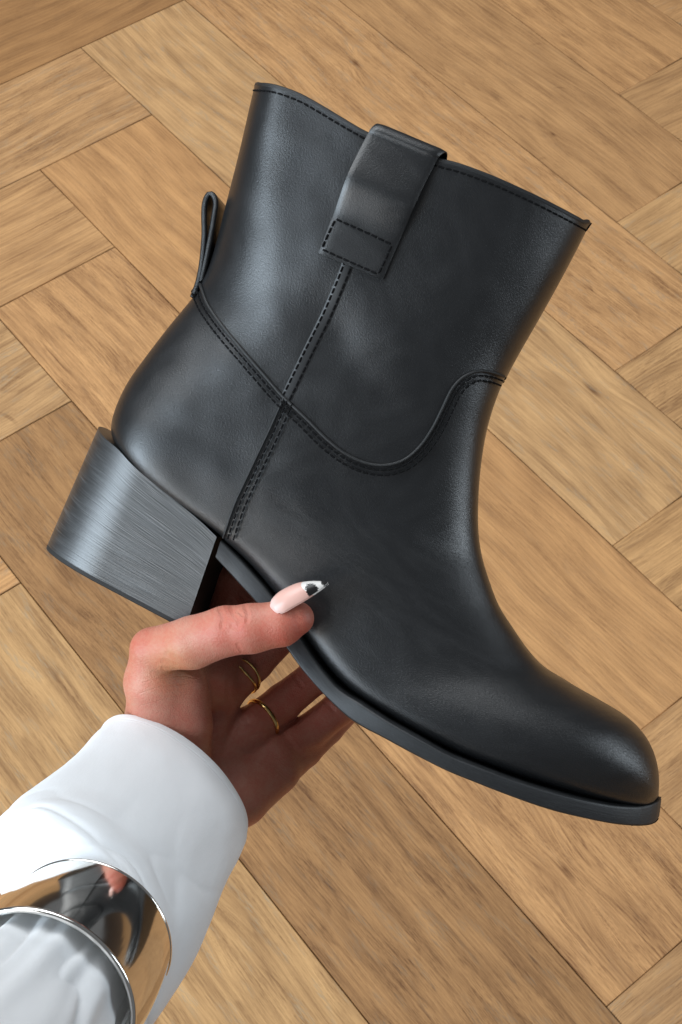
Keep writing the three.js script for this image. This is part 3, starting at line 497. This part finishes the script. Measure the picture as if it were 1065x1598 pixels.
  const NL = 40, NWd = 15, nailPt = (i, j, lift) => { const u = i / NL, w = wid(u), a = (j / (NWd - 1) * 2 - 1) * 1.15, s = Math.sin(a) / Math.sin(1.15), crown = (Math.cos(a) - Math.cos(1.15)) / (1 - Math.cos(1.15)); return base.clone().addScaledVector(dir, u * L).addScaledVector(across, s * w).addScaledVector(up, crown * w * 0.62 + 0.0016 * Math.sin(u * Math.PI) - 0.0004 + lift); };
  const topN = grid(NL + 1, NWd, (i, j) => nailPt(i, j, 0.0004)), botN = grid(NL + 1, NWd, (i, j) => nailPt(i, NWd - 1 - j, -0.0004));
  const nt = dataTex(256, 128, (x, y) => {   // x along the width, y along the length
    const u = y / 128, s = x / 256 - 0.5, edge = 0.6 + 0.5 * s * s; let col = [0.84, 0.66, 0.61];
    col = col.map((v, i) => lerp([0.86, 0.74, 0.71][i], v, smooth(0.02, 0.2, u)));
    if (u > edge) col = [0.88, 0.86, 0.84];
    const spot = (a, b, ra, rb) => { const dx = (s - a) / ra + 0.25 * n2(s * 20, u * 20), dy = (u - b) / rb + 0.2 * n2(s * 18 + 9, u * 18); return dx * dx + dy * dy < 1; };
    if (spot(0.32, 0.73, 0.34, 0.095) || spot(0, 0.95, 0.5, 0.05)) col = [0.08, 0.07, 0.07];
    return col;
  }, true, false);
  mesh('thumb_nail', mergeGeometries([topN, botN]), new THREE.MeshPhysicalMaterial({ name: 'nail', map: nt, roughness: 0.38, clearcoat: 0.15, clearcoatRoughness: 0.2 }), person);
}
// sleeve: rings from the cuff towards the elbow [centre x, y in the side view, z (m), half width, half depth (m)]
const AX = V(0.71, -0.704, 0).normalize();
const RINGS = [[272, 1221, .012, .0390, .0240], [266, 1232, .018, .0392, .0245], [250, 1257, .033, .0398, .0255], [226, 1292, .055, .0402, .027], [182, 1350, .09, .0420, .0295], [156, 1386, .108, .0434, .0315], [142, 1408, .118, .0432, .0325], [137, 1424, .125, .0400, .0315], [138, 1446, .130, .0300, .0285], [138, 1460, .138, .0262, .0262], [112, 1492, .155, .0245, .0245], [70, 1546, .174, .0255, .0255], [48, 1575, .186, .0275, .0275], [14, 1622, .206, .0295, .0295], [-34, 1690, .235, .033, .033], [-90, 1770, .27, .037, .037]];
{
  const C = RINGS.map((r) => at(r[0], r[1], r[2])), cc = new THREE.CatmullRomCurve3(C, false, 'centripetal'), N = RINGS.length - 1, fa = poly(RINGS.map((r, i) => [i, r[3]])), fd = poly(RINGS.map((r, i) => [i, r[4]]));
  const rows = 230, cols = 200, cuffEnd = 3.2;
  const pt = (t, th, inset) => {
    const g = V(-0.33, -0.42, 0.84).normalize(), a = AX.clone().addScaledVector(g, -AX.dot(g)).normalize(), d = g.clone().cross(a).normalize(); if (d.z < 0) d.negate();
    const puff = smooth(2.5, 5.5, t) * (1 - smooth(7.2, 8.6, t)), inb = smooth(8.5, 10, t), ca = Math.cos(th), sa = Math.sin(th);
    let f = 0.0005 * n3(ca * 1.3, sa * 1.3, t * 0.5) + puff * (0.0016 * n3(ca * 1.0 + 5, sa * 1.0, t * 0.3) - 0.0010 * Math.pow(1 - Math.abs(n3(ca * 0.8 + 2, sa * 0.8, t * 0.4)), 4)) + inb * 0.0028 * (Math.pow(Math.abs(Math.sin(th * 4.5 + 1.5 * n3(ca, sa, t * 0.15))), 0.7) - 0.6 + 0.4 * n3(ca * 3, sa * 3, t * 0.2));
    // hem step and stitched line of the cuff
    f += -0.0004 * smooth(0.09, 0, Math.abs(t - 0.8)) + 0.0003 * smooth(0.06, 0, Math.abs(t - 0.95));
    f += 0.00006 * n3(ca * 5, sa * 5, t * 1.6) * smooth(0.9, 1.6, t);
    const drape = 0.030 * Math.pow(Math.max(0, Math.cos(th - 0.15)), 2) * smooth(3.5, 6.5, t) * (1 - smooth(8, 9.4, t));
    const ra = fa(t) + f - inset, rd = fd(t) + f - inset;
    return cc.getPoint(clamp(t / N, 0, 1)).addScaledVector(a, ca * ra).addScaledVector(d, sa * rd).addScaledVector(g, drape);
  };
  const tOf = (i) => N * Math.pow(i / (rows - 1), 1.0);
  const seq = []; for (let i = 24; i >= 0; i--) seq.push([i * 0.12, 0.0010]); seq.push([-0.0, 0.0008], [0, 0.0003], [0.005, 0]); for (let i = 1; i < rows; i++) seq.push([tOf(i), 0]);
  const lip = [0, 1, 2].length;
  const g = grid(seq.length, cols, (i, j) => {
    const [t, ins] = seq[i], th = j / cols * Math.PI * 2, p = pt(t, th, ins), gdir = V(-0.33, -0.42, 0.84).normalize(), k = i - 25;
    if (k >= -1 && k <= 1) p.addScaledVector(gdir, [-0.0003, -0.0006, -0.0004][k + 1]); return p;
  }, true, (i, j) => [j / cols * 9, seq[i][0] * 0.35]);
  const weave = dataTex(512, 512, (x, y) => 0.5 + 0.2 * n2(x / 2.2, y / 9) + 0.2 * n2(x / 9, y / 2.2 + 60) + 0.2 * n2(x / 40, y / 40 + 90));
  const cloth = new THREE.MeshPhysicalMaterial({ name: 'white_cotton', color: new THREE.Color(0.78, 0.795, 0.81), roughness: 0.95, specularIntensity: 0.3, bumpMap: weave, bumpScale: 0.00005, sheen: 0.1, sheenColor: new THREE.Color(1, 1, 1), sheenRoughness: 0.7 });
  mesh('shirt_sleeve', g, cloth, person);
}

// ------------------------------------------------------------------ jewellery
{
  const cuff = held(thing('bangle', 'wide polished silver bangle around the white sleeve', 'bangle'));
  const g = V(-0.22, -0.27, 0.94).normalize(), a = AX.clone().addScaledVector(g, -AX.dot(g)).normalize(), d = g.clone().cross(a).normalize();
  const c0 = at(140, 1462, 0.140), c1 = at(60, 1560, 0.178), n = 160, rr = (t) => lerp(0.0292, 0.0322, t) + 0.0010 * Math.sin(Math.PI * t);
  const prof = []; for (let i = 0; i <= 30; i++) prof.push([i / 30, 0]); prof.push([1.012, -0.0005], [1.012, -0.0012]); for (let i = 30; i >= 0; i--) prof.push([i / 30, -0.0017]); prof.push([-0.012, -0.0012], [-0.012, -0.0005], [0, 0]);
  const body = grid(prof.length, n, (i, j) => { const [t, dr] = prof[i], th = j / n * Math.PI * 2, r = rr(clamp(t, 0, 1)) + dr; return c0.clone().lerp(c1, t).addScaledVector(a, Math.cos(th) * r).addScaledVector(d, Math.sin(th) * r); }, true);
  const silver = new THREE.MeshPhysicalMaterial({ name: 'polished_silver', color: new THREE.Color(0.86, 0.84, 0.80), metalness: 1, roughness: 0.085 });
  mesh('band', body, silver, cuff);
  for (const [t, r] of [[1.0, 0.0011], [0, 0.0008]]) { const ring = []; for (let j = 0; j < 96; j++) { const th = j / 96 * Math.PI * 2, R = rr(t) - 0.0004; ring.push(c0.clone().lerp(c1, t).addScaledVector(a, Math.cos(th) * R).addScaledVector(d, Math.sin(th) * R)); } mesh('rim', new THREE.TubeGeometry(new THREE.CatmullRomCurve3(ring, true), 200, r, 8, true), silver, cuff); }
  const gold = new THREE.MeshPhysicalMaterial({ name: 'gold', color: new THREE.Color(0.78, 0.52, 0.2), metalness: 1, roughness: 0.22 });
  function ring(label, p0, p1, along, r, w, twin) {   // around the finger bone p0-p1
    const t = held(thing('finger_ring', label, 'ring')), A = J(...p0).p, B = J(...p1).p, ax = B.clone().sub(A).normalize(), u = V(0, 0, 1).addScaledVector(ax, -ax.z).normalize(), v = ax.clone().cross(u), c = A.clone().lerp(B, along), parts = [];
    for (const o of twin ? [-0.0016, 0.0016] : [0]) { const pr = []; for (let i = 0; i < 10; i++) { const q = i / 10 * Math.PI * 2; pr.push([Math.cos(q) * 0.0007, Math.sin(q) * w]); } parts.push(grid(72, 10, (i, j) => { const th = i / 71 * Math.PI * 2, R = r * K + 0.0002 + pr[j][0]; return c.clone().addScaledVector(u, Math.cos(th) * R).addScaledVector(v, Math.sin(th) * R).addScaledVector(ax, o + pr[j][1] + (twin ? 0.0008 * Math.sin(th * 2 + o * 900) : 0)); }, true)); }
    mesh('band', mergeGeometries(parts), gold, t);
    return t;
  }
  ring('twin-banded gold ring on the index finger beside the gap', [344, 1086, -58], [398, 1034, -104], 0.62, 32, 0.0007, true);
  ring('plain gold band around the middle finger below the sole', [388, 1138, -84], [442, 1096, -124], 0.42, 33, 0.0011, false);
}

// ------------------------------------------------------------------ draw
const renderer = new THREE.WebGLRenderer({ antialias: true });
renderer.toneMapping = THREE.LinearToneMapping;
renderer.toneMappingExposure = EXPOSURE;
renderer.shadowMap.enabled = true;
renderer.render(scene, camera);
